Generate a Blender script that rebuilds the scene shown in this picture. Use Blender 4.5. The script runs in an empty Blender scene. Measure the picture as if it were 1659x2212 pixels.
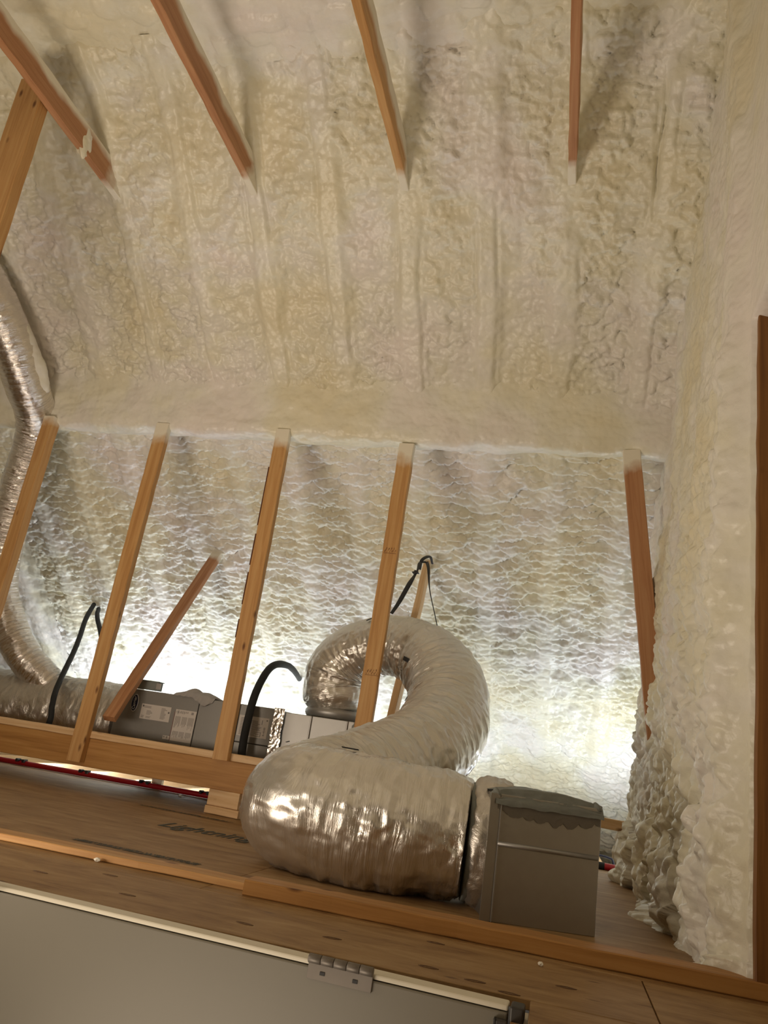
import bpy, bmesh, math, random
import numpy as np
from mathutils import Vector, Matrix

random.seed(4)
rng = np.random.default_rng(7)
SC = bpy.context.scene
COL = SC.collection

# ------------------------------------------------------------------ camera
CAM_H = 0.40
cd = bpy.data.cameras.new('camera')
cam = bpy.data.objects.new('camera', cd)
COL.objects.link(cam)
SC.camera = cam
cd.sensor_fit = 'HORIZONTAL'
cd.sensor_width = 36.0
cd.lens = 36.0 * 1661.42 / 1659.0
cd.clip_start = 0.02
_yaw, _pitch, _roll = 0.256675, 0.304030, 0.152188
_f = Vector((-math.sin(_yaw) * math.cos(_pitch), math.cos(_yaw) * math.cos(_pitch), math.sin(_pitch)))
_r = Vector((math.cos(_yaw), math.sin(_yaw), 0))
_u = _r.cross(_f)
_r2 = _r * math.cos(_roll) + _u * math.sin(_roll)
_u2 = -_r * math.sin(_roll) + _u * math.cos(_roll)
m = Matrix((( _r2.x, _u2.x, -_f.x), (_r2.y, _u2.y, -_f.y), (_r2.z, _u2.z, -_f.z))).to_4x4()
m.translation = Vector((0, 0, CAM_H))
cam.matrix_world = m

# ------------------------------------------------------------------ world, lamps, exposure
w = bpy.data.worlds.new('world')
SC.world = w
w.use_nodes = True
w.node_tree.nodes['Background'].inputs[0].default_value = (1.0, 0.86, 0.7, 1)
w.node_tree.nodes['Background'].inputs[1].default_value = 0.05

def area(name, loc, rot, sx, sy, power, color, shape='RECTANGLE'):
    l = bpy.data.lights.new(name, 'AREA')
    l.shape = shape
    l.size = sx
    l.size_y = sy
    l.energy = power
    l.color = color
    o = bpy.data.objects.new(name, l)
    COL.objects.link(o)
    o.location = loc
    o.rotation_euler = rot
    return o

R_ = math.radians
WARM = (1.0, 0.845, 0.67)
COOL = (0.80, 0.90, 1.0)
def aim(loc, to): return (Vector(to) - Vector(loc)).to_track_quat('-Z', 'Y').to_euler()
# warm work lamp standing on the decking to the left of the frame, and a fill light added in the hatch for bounce
KEY = (-2.2, 1.42, 0.17)
area('work_lamp', KEY, aim(KEY, (-1.6, 2.4, 2.3)), 1.1, 0.6, 37, WARM)
area('hatch_fill', (-0.9, 0.95, -0.5), (R_(180 - 15), 0, 0), 0.9, 0.6, 8, WARM)
# cool work lights standing in the eave behind the air handler and beside the register box
def eave(loc, to, sx, p):
    area('eave_light', loc, aim(loc, to), sx, 0.16, p, COOL)
eave((-3.2, 5.45, -0.08), (-3.2, 6.0, 1.0), 1.0, 26)
eave((-2.0, 5.45, -0.08), (-2.0, 6.0, 1.0), 0.8, 17)
eave((-0.9, 5.50, -0.08), (-0.9, 5.80, 1.0), 0.7, 8)
eave((0.40, 5.25, -0.04), (0.15, 5.25, 1.0), 0.24, 11)

SC.view_settings.view_transform = 'Standard'
SC.view_settings.look = 'None'
SC.view_settings.exposure = 0.0
SC.view_settings.gamma = 1.0
SC.view_settings.use_curve_mapping = False

# ------------------------------------------------------------------ tagging helpers
def tag(o, label=None, cat=None, group=None, kind=None):
    if label: o['label'] = label
    if cat: o['category'] = cat
    if group: o['group'] = group
    if kind: o['kind'] = kind
    return o

def empty(name, loc=(0, 0, 0), rot=(0, 0, 0)):
    o = bpy.data.objects.new(name, None)
    o.empty_display_size = 0.05
    COL.objects.link(o)
    o.location = loc
    o.rotation_euler = rot
    bpy.context.view_layer.update()
    return o

def link(name, me, mat=None, parent=None, world=None):
    o = bpy.data.objects.new(name, me)
    COL.objects.link(o)
    if mat is not None and len(me.materials) == 0:
        me.materials.append(mat)
    if parent is not None:
        o.parent = parent
        if world is not None:
            o.matrix_parent_inverse = Matrix()
            o.matrix_local = full(parent).inverted() @ world
    elif world is not None:
        o.matrix_world = world
    return o

def full(o):
    mw = o.matrix_basis.copy()
    while o.parent is not None:
        mw = o.parent.matrix_basis @ o.matrix_parent_inverse @ mw if False else o.parent.matrix_basis @ mw
        o = o.parent
    return mw

# ------------------------------------------------------------------ vectorised noise
def _hash(ix, iy, seed):
    h = (ix.astype(np.int64) * 374761393 + iy.astype(np.int64) * 668265263 + seed * 974634777) & 0xffffffff
    h = ((h ^ (h >> 13)) * 1274126177) & 0xffffffff
    h = h ^ (h >> 16)
    return (h & 0xffffff) / float(0xffffff)

def vnoise(x, y, seed=0):
    ix = np.floor(x); iy = np.floor(y)
    fx = x - ix; fy = y - iy
    fx = fx * fx * (3 - 2 * fx); fy = fy * fy * (3 - 2 * fy)
    a = _hash(ix, iy, seed); b = _hash(ix + 1, iy, seed)
    c = _hash(ix, iy + 1, seed); d = _hash(ix + 1, iy + 1, seed)
    return (a * (1 - fx) + b * fx) * (1 - fy) + (c * (1 - fx) + d * fx) * fy

def fbm(x, y, seed=0, octv=4):
    s = 0; a = 0.5; t = 0
    for k in range(octv):
        s = s + a * vnoise(x, y, seed + k * 17); t += a
        x = x * 2.03 + 11.3; y = y * 2.03 - 7.1; a *= 0.5
    return s / t * 2 - 1

def worley(x, y, seed=0):
    """distance to the nearest feature point, its random value and the offset in y"""
    ix = np.floor(x); iy = np.floor(y)
    best = np.full(x.shape, 9.0); bid = np.zeros(x.shape); bdy = np.zeros(x.shape); sec = np.full(x.shape, 9.0)
    for dx in (-1, 0, 1):
        for dy in (-1, 0, 1):
            cx = ix + dx; cy = iy + dy
            px = cx + 0.1 + 0.8 * _hash(cx, cy, seed); py = cy + 0.1 + 0.8 * _hash(cx, cy, seed + 5)
            d = np.sqrt((x - px) ** 2 + (y - py) ** 2)
            closer = d < best
            sec = np.where(closer, best, np.minimum(sec, d))
            bid = np.where(closer, _hash(cx, cy, seed + 9), bid)
            bdy = np.where(closer, y - py, bdy)
            best = np.where(closer, d, best)
    return best, bid, bdy, sec

def billow(x, y, seed=0, octv=3):
    s = 0; a = 0.5; t = 0
    for k in range(octv):
        n = vnoise(x, y, seed + k * 13) * 0.6 + vnoise(x * 1.37 + 5.2, y * 1.37 - 3.1, seed + k * 13 + 4) * 0.4
        s = s + a * np.minimum(np.abs(2 * n - 1) * 2.2, 1) ** 0.8; t += a
        x, y = x * 1.9 + y * 0.5 + 3.7, y * 1.9 - x * 0.5 + 9.2; a *= 0.55
    return s / t

def sstep(a, b, x):
    t = np.clip((x - a) / (b - a), 0, 1)
    return t * t * (3 - 2 * t)

def grid_mesh(name, P, smooth=True, uv=None, closed_u=False):
    """P: (n, m, 3) array of points; closed_u joins the last row to the first along axis 1"""
    n, mm = P.shape[:2]
    me = bpy.data.meshes.new(name)
    idx = np.arange(n * mm).reshape(n, mm)
    if closed_u:
        nxt = np.roll(idx, -1, axis=1)
        q = np.stack([idx[:-1], nxt[:-1], nxt[1:], idx[1:]], -1).reshape(-1, 4)
    else:
        q = np.stack([idx[:-1, :-1], idx[:-1, 1:], idx[1:, 1:], idx[1:, :-1]], -1).reshape(-1, 4)
    me.vertices.add(n * mm)
    me.vertices.foreach_set('co', P.reshape(-1).astype(np.float32))
    me.loops.add(q.size)
    me.loops.foreach_set('vertex_index', q.reshape(-1).astype(np.int32))
    me.polygons.add(len(q))
    me.polygons.foreach_set('loop_start', (np.arange(len(q)) * 4).astype(np.int32))
    me.polygons.foreach_set('loop_total', np.full(len(q), 4, np.int32))
    if smooth:
        me.polygons.foreach_set('use_smooth', np.ones(len(q), bool))
    if uv is not None:
        l = me.uv_layers.new(name='UVMap')
        if closed_u:
            ku = np.arange(mm)
            U = uv[0]; V = uv[1]           # U: per column width, V: per ring
            u0 = np.tile(ku * U, (n - 1, 1)); u1 = np.tile((ku + 1) * U, (n - 1, 1))
            v0 = np.tile(V[:-1, None], (1, mm)); v1 = np.tile(V[1:, None], (1, mm))
            co = np.stack([np.stack([u0, v0], -1), np.stack([u1, v0], -1), np.stack([u1, v1], -1), np.stack([u0, v1], -1)], 2)
            l.data.foreach_set('uv', co.reshape(-1).astype(np.float32))
    me.update()
    me.validate()
    return me

# ------------------------------------------------------------------ materials
def newmat(name):
    mt = bpy.data.materials.new(name)
    mt.use_nodes = True
    nt = mt.node_tree
    b = nt.nodes['Principled BSDF']
    return mt, nt, b

def N(nt, typ, **kw):
    n = nt.nodes.new(typ)
    for k, v in kw.items():
        if k in ('inp',):
            for kk, vv in v.items():
                n.inputs[kk].default_value = vv
        else:
            setattr(n, k, v)
    return n

def ramp(nt, stops, fac=None):
    r = nt.nodes.new('ShaderNodeValToRGB')
    el = r.color_ramp.elements
    while len(el) < len(stops): el.new(0.5)
    for e, (p, c) in zip(el, stops):
        e.position = p
        e.color = (c[0], c[1], c[2], 1) if hasattr(c, '__len__') else (c, c, c, 1)
    if fac is not None: nt.links.new(fac, r.inputs[0])
    return r

def mixc(nt, fac, a, b, mode='MIX'):
    n = nt.nodes.new('ShaderNodeMix')
    n.data_type = 'RGBA'
    n.blend_type = mode
    for sock, v in ((n.inputs[0], fac), (n.inputs[6], a), (n.inputs[7], b)):
        if hasattr(v, 'links') or isinstance(v, bpy.types.NodeSocket): nt.links.new(v, sock)
        elif hasattr(v, '__len__'): sock.default_value = (v[0], v[1], v[2], 1)
        else: sock.default_value = v
    return n.outputs[2]

def simple(name, col, rough=0.5, metal=0.0, bump=0.0, scale=40.0, var=0.0):
    mt, nt, b = newmat(name)
    b.inputs['Base Color'].default_value = (*col, 1)
    b.inputs['Roughness'].default_value = rough
    b.inputs['Metallic'].default_value = metal
    if bump or var:
        tc = N(nt, 'ShaderNodeTexCoord')
        nz = N(nt, 'ShaderNodeTexNoise', inp={'Scale': scale, 'Detail': 5.0})
        nt.links.new(tc.outputs['Object'], nz.inputs['Vector'])
        if bump:
            bp = N(nt, 'ShaderNodeBump', inp={'Strength': bump, 'Distance': 0.003})
            nt.links.new(nz.outputs['Fac'], bp.inputs['Height'])
            nt.links.new(bp.outputs['Normal'], b.inputs['Normal'])
        if var:
            c = mixc(nt, nz.outputs['Fac'], [x * (1 - var) for x in col], [min(1, x * (1 + var)) for x in col])
            nt.links.new(c, b.inputs['Base Color'])
    return mt

def foam_mat(name, fine=160.0):
    mt, nt, b = newmat(name)
    tc = N(nt, 'ShaderNodeTexCoord')
    nz = N(nt, 'ShaderNodeTexNoise', inp={'Scale': 1.6, 'Detail': 3.0, 'Roughness': 0.6})
    nt.links.new(tc.outputs['Object'], nz.inputs['Vector'])
    r = ramp(nt, [(0.34, (0.84, 0.78, 0.73)), (0.46, (0.83, 0.80, 0.715)), (0.53, (0.81, 0.775, 0.63)), (0.66, (0.80, 0.735, 0.54))], nz.outputs['Fac'])
    nz2 = N(nt, 'ShaderNodeTexNoise', inp={'Scale': 9.0, 'Detail': 4.0})
    nt.links.new(tc.outputs['Object'], nz2.inputs['Vector'])
    r2 = ramp(nt, [(0.35, 0.93), (0.65, 1.0)], nz2.outputs['Fac'])
    c = mixc(nt, 1.0, r.outputs[0], r2.outputs[0], 'MULTIPLY')
    nt.links.new(c, b.inputs['Base Color'])
    b.inputs['Roughness'].default_value = 0.36
    b.inputs['Specular IOR Level'].default_value = 0.45
    v = N(nt, 'ShaderNodeTexVoronoi', feature='SMOOTH_F1', inp={'Scale': 34.0, 'Smoothness': 0.5})
    nt.links.new(tc.outputs['Object'], v.inputs['Vector'])
    nz3 = N(nt, 'ShaderNodeTexNoise', inp={'Scale': fine, 'Detail': 4.0})
    nt.links.new(tc.outputs['Object'], nz3.inputs['Vector'])
    b1 = N(nt, 'ShaderNodeBump', inp={'Strength': 0.35, 'Distance': 0.012})
    b1.invert = True
    nt.links.new(v.outputs['Distance'], b1.inputs['Height'])
    b2 = N(nt, 'ShaderNodeBump', inp={'Strength': 0.25, 'Distance': 0.003})
    nt.links.new(nz3.outputs['Fac'], b2.inputs['Height'])
    nt.links.new(b1.outputs['Normal'], b2.inputs['Normal'])
    nt.links.new(b2.outputs['Normal'], b.inputs['Normal'])
    return mt

def wood_mat(name, c0, c1, c2, knots=True):
    mt, nt, b = newmat(name)
    tc = N(nt, 'ShaderNodeTexCoord')
    oi = N(nt, 'ShaderNodeObjectInfo')
    off = N(nt, 'ShaderNodeVectorMath', operation='SCALE')
    cmb = N(nt, 'ShaderNodeCombineXYZ')
    for i in range(3): nt.links.new(oi.outputs['Random'], cmb.inputs[i])
    nt.links.new(cmb.outputs[0], off.inputs[0]); off.inputs['Scale'].default_value = 31.0
    add = N(nt, 'ShaderNodeVectorMath', operation='ADD')
    nt.links.new(tc.outputs['Object'], add.inputs[0]); nt.links.new(off.outputs[0], add.inputs[1])
    mp = N(nt, 'ShaderNodeMapping'); mp.inputs['Scale'].default_value = (1.2, 26, 26)
    nt.links.new(add.outputs[0], mp.inputs[0])
    nz = N(nt, 'ShaderNodeTexNoise', inp={'Scale': 1.6, 'Detail': 5.0, 'Roughness': 0.6, 'Distortion': 0.6})
    nt.links.new(mp.outputs[0], nz.inputs['Vector'])
    r = ramp(nt, [(0.32, c0), (0.5, c1), (0.68, c2)], nz.outputs['Fac'])
    col = r.outputs[0]
    if knots:
        mp2 = N(nt, 'ShaderNodeMapping'); mp2.inputs['Scale'].default_value = (4.5, 11, 11)
        nt.links.new(add.outputs[0], mp2.inputs[0])
        vo = N(nt, 'ShaderNodeTexVoronoi', inp={'Scale': 1.0})
        nt.links.new(mp2.outputs[0], vo.inputs['Vector'])
        k = ramp(nt, [(0.05, (0.16, 0.055, 0.02)), (0.13, (1, 1, 1))], vo.outputs['Distance'])
        col = mixc(nt, 0.8, col, k.outputs[0], 'MULTIPLY')
    # foam overspray where the board runs into the foam
    at = N(nt, 'ShaderNodeAttribute', attribute_type='OBJECT', attribute_name='spray')
    sp = N(nt, 'ShaderNodeSeparateXYZ'); nt.links.new(tc.outputs['Object'], sp.inputs[0])
    n4 = N(nt, 'ShaderNodeTexNoise', inp={'Scale': 9.0, 'Detail': 3.0}); nt.links.new(add.outputs[0], n4.inputs['Vector'])
    s1 = N(nt, 'ShaderNodeMath', operation='MULTIPLY_ADD'); nt.links.new(n4.outputs['Fac'], s1.inputs[0]); s1.inputs[1].default_value = 0.16; nt.links.new(sp.outputs[0], s1.inputs[2])
    s2 = N(nt, 'ShaderNodeMath', operation='SUBTRACT'); nt.links.new(s1.outputs[0], s2.inputs[0]); nt.links.new(at.outputs['Fac'], s2.inputs[1])
    s3 = N(nt, 'ShaderNodeMapRange'); nt.links.new(s2.outputs[0], s3.inputs[0]); s3.inputs[1].default_value = 0.04; s3.inputs[2].default_value = 0.11
    at2 = N(nt, 'ShaderNodeAttribute', attribute_type='OBJECT', attribute_name='sprayz')
    n5 = N(nt, 'ShaderNodeTexNoise', inp={'Scale': 4.0, 'Detail': 3.0}); nt.links.new(add.outputs[0], n5.inputs['Vector'])
    t1 = N(nt, 'ShaderNodeMath', operation='MULTIPLY_ADD'); nt.links.new(n5.outputs['Fac'], t1.inputs[0]); t1.inputs[1].default_value = 0.12
    t0 = N(nt, 'ShaderNodeMath', operation='MULTIPLY'); nt.links.new(sp.outputs[2], t0.inputs[0]); t0.inputs[1].default_value = -1.0
    nt.links.new(t0.outputs[0], t1.inputs[2])
    t2 = N(nt, 'ShaderNodeMath', operation='SUBTRACT'); nt.links.new(t1.outputs[0], t2.inputs[0]); nt.links.new(at2.outputs['Fac'], t2.inputs[1])
    t3 = N(nt, 'ShaderNodeMapRange'); nt.links.new(t2.outputs[0], t3.inputs[0]); t3.inputs[1].default_value = 0.03; t3.inputs[2].default_value = 0.065
    mx = N(nt, 'ShaderNodeMath', operation='MAXIMUM'); nt.links.new(s3.outputs[0], mx.inputs[0]); nt.links.new(t3.outputs[0], mx.inputs[1])
    col = mixc(nt, mx.outputs[0], col, (0.80, 0.745, 0.62))
    nt.links.new(col, b.inputs['Base Color'])
    b.inputs['Roughness'].default_value = 0.55
    b.inputs['Specular IOR Level'].default_value = 0.3
    bp = N(nt, 'ShaderNodeBump', inp={'Strength': 0.25, 'Distance': 0.002})
    nt.links.new(nz.outputs['Fac'], bp.inputs['Height'])
    nt.links.new(bp.outputs['Normal'], b.inputs['Normal'])
    return mt

def foil_mat(name, col=(0.74, 0.71, 0.66), rough=0.3, along=3.0, around=26.0, strength=0.8, dist=0.010, metal=0.92):
    """aluminised film: crinkles by a stretched noise on the tube's own UV (u around, v along, in metres)"""
    mt, nt, b = newmat(name)
    tc = N(nt, 'ShaderNodeTexCoord')
    mp = N(nt, 'ShaderNodeMapping'); mp.inputs['Scale'].default_value = (along, around, 1)
    nt.links.new(tc.outputs['UV'], mp.inputs[0])
    nz = N(nt, 'ShaderNodeTexNoise', inp={'Scale': 1.0, 'Detail': 6.0, 'Roughness': 0.62, 'Distortion': 0.8})
    nt.links.new(mp.outputs[0], nz.inputs['Vector'])
    mp2 = N(nt, 'ShaderNodeMapping'); mp2.inputs['Scale'].default_value = (30, 30, 1)
    nt.links.new(tc.outputs['UV'], mp2.inputs[0])
    vo = N(nt, 'ShaderNodeTexVoronoi', inp={'Scale': 1.0}); nt.links.new(mp2.outputs[0], vo.inputs['Vector'])
    b1 = N(nt, 'ShaderNodeBump', inp={'Strength': strength, 'Distance': dist})
    nt.links.new(nz.outputs['Fac'], b1.inputs['Height'])
    b2 = N(nt, 'ShaderNodeBump', inp={'Strength': 0.22, 'Distance': 0.004})
    nt.links.new(vo.outputs['Distance'], b2.inputs['Height'])
    nt.links.new(b1.outputs['Normal'], b2.inputs['Normal'])
    nt.links.new(b2.outputs['Normal'], b.inputs['Normal'])
    nz2 = N(nt, 'ShaderNodeTexNoise', inp={'Scale': 5.0, 'Detail': 3.0}); nt.links.new(tc.outputs['UV'], nz2.inputs['Vector'])
    rr = N(nt, 'ShaderNodeMapRange'); nt.links.new(nz2.outputs['Fac'], rr.inputs[0])
    rr.inputs[1].default_value = 0.3; rr.inputs[2].default_value = 0.7
    rr.inputs[3].default_value = rough * 0.8; rr.inputs[4].default_value = rough * 1.35
    nt.links.new(rr.outputs[0], b.inputs['Roughness'])
    b.inputs['Base Color'].default_value = (*col, 1)
    b.inputs['Metallic'].default_value = metal
    return mt

def ply_mat(name):
    mt, nt, b = newmat(name)
    tc = N(nt, 'ShaderNodeTexCoord')
    mp = N(nt, 'ShaderNodeMapping'); mp.inputs['Scale'].default_value = (2.4, 10, 1)
    nt.links.new(tc.outputs['Object'], mp.inputs[0])
    nz = N(nt, 'ShaderNodeTexNoise', inp={'Scale': 1.5, 'Detail': 9.0, 'Roughness': 0.70, 'Distortion': 0.7})
    nt.links.new(mp.outputs[0], nz.inputs['Vector'])
    r = ramp(nt, [(0.30, (0.155, 0.07, 0.022)), (0.42, (0.26, 0.145, 0.052)), (0.54, (0.335, 0.20, 0.08)), (0.70, (0.41, 0.27, 0.125))], nz.outputs['Fac'])
    mp2 = N(nt, 'ShaderNodeMapping'); mp2.inputs['Scale'].default_value = (5, 14, 1)
    nt.links.new(tc.outputs['Object'], mp2.inputs[0])
    vo = N(nt, 'ShaderNodeTexVoronoi', inp={'Scale': 1.0}); nt.links.new(mp2.outputs[0], vo.inputs['Vector'])
    k = ramp(nt, [(0.03, (0.25, 0.13, 0.07)), (0.10, (1, 1, 1))], vo.outputs['Distance'])
    c = mixc(nt, 0.8, r.outputs[0], k.outputs[0], 'MULTIPLY')
    nt.links.new(c, b.inputs['Base Color'])
    b.inputs['Roughness'].default_value = 0.6
    bp = N(nt, 'ShaderNodeBump', inp={'Strength': 0.2, 'Distance': 0.002})
    nt.links.new(nz.outputs['Fac'], bp.inputs['Height'])
    nt.links.new(bp.outputs['Normal'], b.inputs['Normal'])
    return mt

M = {}
M['foam'] = foam_mat('spray_foam')
M['wood'] = wood_mat('fir_wood', (0.44, 0.225, 0.08), (0.54, 0.30, 0.115), (0.60, 0.365, 0.155))
M['wood_red'] = wood_mat('red_fir_wood', (0.36, 0.165, 0.075), (0.45, 0.22, 0.105), (0.50, 0.27, 0.135), False)
M['wood_pale'] = wood_mat('pale_pine_wood', (0.60, 0.38, 0.19), (0.70, 0.47, 0.26), (0.76, 0.55, 0.33))
M['wood_beam'] = wood_mat('beam_wood', (0.33, 0.155, 0.045), (0.43, 0.215, 0.065), (0.49, 0.26, 0.085))
M['wood_dark'] = wood_mat('dark_post_wood', (0.17, 0.07, 0.02), (0.23, 0.10, 0.027), (0.28, 0.13, 0.038))
M['ply'] = ply_mat('plywood')
M['foil'] = foil_mat('duct_foil')
M['foil_ring'] = foil_mat('crinkled_foil', (0.80, 0.76, 0.72), 0.2, 5.0, 45.0, 1.0, 0.012, 1.0)
M['foil_wrap'] = foil_mat('foil_wrap', (0.62, 0.585, 0.54), 0.34, 9.0, 14.0, 0.9, 0.012, 0.85)
M['sheet'] = simple('galvanized_sheet', (0.38, 0.365, 0.335), 0.36, 0.85, 0.05, 30, 0.06)
M['sheet_light'] = simple('plenum_sheet', (0.38, 0.37, 0.355), 0.48, 0.85, 0.05, 20, 0.05)
M['mastic'] = simple('grey_mastic', (0.20, 0.215, 0.20), 0.6, 0.0, 0.6, 50, 0.15)
M['mastic_thin'] = simple('smeared_mastic', (0.16, 0.145, 0.12), 0.5, 0.1, 0.4, 60, 0.1)
M['cabinet'] = simple('grey_cabinet', (0.235, 0.225, 0.21), 0.42, 0.25, 0.02, 60, 0.03)
M['seam'] = simple('dark_seam', (0.03, 0.03, 0.03), 0.6)
M['black'] = simple('black_insulation', (0.014, 0.015, 0.016), 0.75, 0, 0.5, 60, 0.2)
M['strap'] = simple('black_strap', (0.02, 0.02, 0.022), 0.55)
M['red'] = simple('red_tubing', (0.42, 0.012, 0.02), 0.35)
M['label'] = simple('label_paper', (0.60, 0.55, 0.51), 0.45)
M['ink'] = simple('label_ink', (0.13, 0.12, 0.115), 0.6)
M['ink_soft'] = simple('label_grey_ink', (0.30, 0.27, 0.25), 0.6)
M['navy'] = simple('navy_badge', (0.012, 0.02, 0.06), 0.3)
M['silver'] = simple('silver_badge_trim', (0.7, 0.7, 0.7), 0.3)
M['cloth'] = simple('grey_cloth', (0.36, 0.34, 0.33), 0.75, 0, 0.3, 60, 0.08)
M['white'] = simple('shaded_hatch_paint', (0.215, 0.195, 0.155), 0.45, 0, 0.03, 8, 0.03)  # off-white door paint, darkened so its colour carries the face's shade
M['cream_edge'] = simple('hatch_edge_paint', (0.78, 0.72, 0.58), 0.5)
M['hinge'] = simple('hinge_steel', (0.20, 0.175, 0.15), 0.5, 0.6, 0.1, 30, 0.08)
M['bracket'] = simple('dark_bracket_steel', (0.075, 0.07, 0.065), 0.45, 0.6, 0.1, 30, 0.1)
M['stamp'] = simple('stamp_ink', (0.05, 0.055, 0.045), 0.7)
M['blue_steel'] = simple('blue_painted_tube', (0.05, 0.06, 0.12), 0.4)
M['crumb'] = simple('foam_crumb', (0.82, 0.78, 0.68), 0.6)
M['lower'] = simple('lower_room_paint', (0.55, 0.50, 0.42), 0.7)

# ------------------------------------------------------------------ shape helpers
def box_bm(sx, sy, sz, bev=0.0, seg=2):
    bm = bmesh.new()
    bmesh.ops.create_cube(bm, size=1.0)
    bmesh.ops.scale(bm, vec=(sx, sy, sz), verts=bm.verts)
    if bev:
        bmesh.ops.bevel(bm, geom=bm.edges[:], offset=bev, segments=seg, affect='EDGES', profile=0.5)
    return bm

def bm_to(name, bm, mat, parent=None, world=None, smooth=False):
    me = bpy.data.meshes.new(name)
    bm.to_mesh(me); bm.free()
    if smooth:
        for p in me.polygons: p.use_smooth = True
    return link(name, me, mat, parent, world)

def box(name, c, s, mat, parent=None, bev=0.0, rot=0.0, seg=2):
    wm = Matrix.Translation(Vector(c)) @ Matrix.Rotation(rot, 4, 'Z')
    return bm_to(name, box_bm(*s, bev, seg), mat, parent, wm)

def frame(p0, p1, side):
    x = (Vector(p1) - Vector(p0)).normalized()
    y = (Vector(side) - x * Vector(side).dot(x)).normalized()
    z = x.cross(y)
    mt = Matrix(((x.x, y.x, z.x), (x.y, y.y, z.y), (x.z, y.z, z.z))).to_4x4()
    mt.translation = Vector(p0)
    return mt

def board(name, p0, p1, wid, thk, side, mat, parent=None, spray=99.0, seed=0, wob=0.0015, top=99.0):
    """sawn lumber from p0 to p1: `wid` across the `side` direction, `thk` across the other; eased edges and a slight waver"""
    L = (Vector(p1) - Vector(p0)).length
    n = max(3, int(L / 0.08))
    e = min(0.003, thk * 0.12)
    prof = [(-wid/2 + e, -thk/2), (wid/2 - e, -thk/2), (wid/2, -thk/2 + e), (wid/2, thk/2 - e), (wid/2 - e, thk/2), (-wid/2 + e, thk/2), (-wid/2, thk/2 - e), (-wid/2, -thk/2 + e)]
    r = random.Random(seed + 100)
    bm = bmesh.new()
    rings = []
    for i in range(n + 1):
        dy = r.uniform(-wob, wob); dz = r.uniform(-wob, wob) * 0.6
        rings.append([bm.verts.new((L * i / n, y + dy + (r.uniform(-wob, wob) if y > 0 else 0) * 0.5, z + dz)) for y, z in prof])
    for a, b_ in zip(rings[:-1], rings[1:]):
        for k in range(8):
            bm.faces.new((a[k], a[(k + 1) % 8], b_[(k + 1) % 8], b_[k]))
    bm.faces.new(rings[0][::-1]); bm.faces.new(rings[-1])
    bmesh.ops.recalc_face_normals(bm, faces=bm.faces)
    o = bm_to(name, bm, mat, parent, frame(p0, p1, side))
    o['spray'] = float(spray)
    o['sprayz'] = float(top)
    return o

def catmull(pts, step):
    P = np.array(pts, float)
    P = np.vstack([2 * P[0] - P[1], P, 2 * P[-1] - P[-2]])
    out = []
    for i in range(1, len(P) - 2):
        p0, p1, p2, p3 = P[i-1], P[i], P[i+1], P[i+2]
        n = max(2, int(np.linalg.norm(p2[:3] - p1[:3]) / step) * 2)
        for t in np.linspace(0, 1, n, endpoint=False):
            out.append(0.5 * ((2*p1) + (-p0+p2)*t + (2*p0-5*p1+4*p2-p3)*t*t + (-p0+3*p1-3*p2+p3)*t**3))
    out.append(P[-2])
    out = np.array(out)
    d = np.r_[0, np.cumsum(np.linalg.norm(np.diff(out[:, :3], axis=0), axis=1))]
    n = max(3, int(d[-1] / step) + 1)
    s = np.linspace(0, d[-1], n)
    return np.stack([np.interp(s, d, out[:, k]) for k in range(out.shape[1])], 1), s

def tube_frames(C):
    T = np.gradient(C, axis=0); T /= np.linalg.norm(T, axis=1)[:, None]
    A = np.zeros_like(C)
    a = np.array([0, 0, 1.0]); a = a - T[0] * a.dot(T[0])
    if np.linalg.norm(a) < 0.2: a = np.array([1.0, 0, 0]); a = a - T[0] * a.dot(T[0])
    for i in range(len(C)):
        a = a - T[i] * a.dot(T[i]); a /= np.linalg.norm(a); A[i] = a
    return T, A, np.cross(T, A)

def tube_pts(pts, step, nu, disp=None, squash=None):
    """pts: (x, y, z, radius); disp(u metres, v metres, angle, ring data) -> radial offset"""
    Q, s = catmull(pts, step)
    C = Q[:, :3]; Rr = Q[:, 3]
    T, A, B = tube_frames(C)
    ang = np.arange(nu) / nu * 2 * math.pi
    K = np.gradient(T, s, axis=0)
    ca, sa = np.cos(ang), np.sin(ang)
    D = A[:, None, :] * ca[None, :, None] + B[:, None, :] * sa[None, :, None]
    rad = np.tile(Rr[:, None], (1, nu)).copy()
    bend = (D * K[:, None, :]).sum(-1)        # positive on the inner side of a bend
    if disp is not None:
        U = np.tile((ang / (2 * math.pi))[None, :], (len(s), 1)); V = np.tile(s[:, None], (1, nu))
        rad = rad + disp(U, V, bend, D)
    P = C[:, None, :] + D * rad[..., None]
    return P, s, Q

def tube(name, pts, mat, parent=None, step=0.02, nu=16, disp=None, caps=True, floor=None):
    P, s, Q = tube_pts(pts, step, nu, disp)
    if floor is not None:
        P[..., 2] = np.where(P[..., 2] < floor + 0.012, floor + (P[..., 2] - floor - 0.012) * 0.12 + 0.012 * 0.5, P[..., 2])
        P[..., 2] = np.maximum(P[..., 2], floor)
    if caps:
        c0 = np.tile(P[0].mean(0)[None, None], (1, nu, 1)); c1 = np.tile(P[-1].mean(0)[None, None], (1, nu, 1))
        P = np.concatenate([c0, P, c1], 0); s = np.r_[s[0], s, s[-1]]
    o0 = P[len(P)//2].mean(0) if parent is None else np.zeros(3)
    me = grid_mesh(name, P - o0, True, (2 * math.pi * Q[:, 3].mean() / nu, s), closed_u=True)
    if parent is None:
        return link(name, me, mat, None, Matrix.Translation(Vector(o0)))
    return link(name, me, mat, parent, Matrix())

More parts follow.
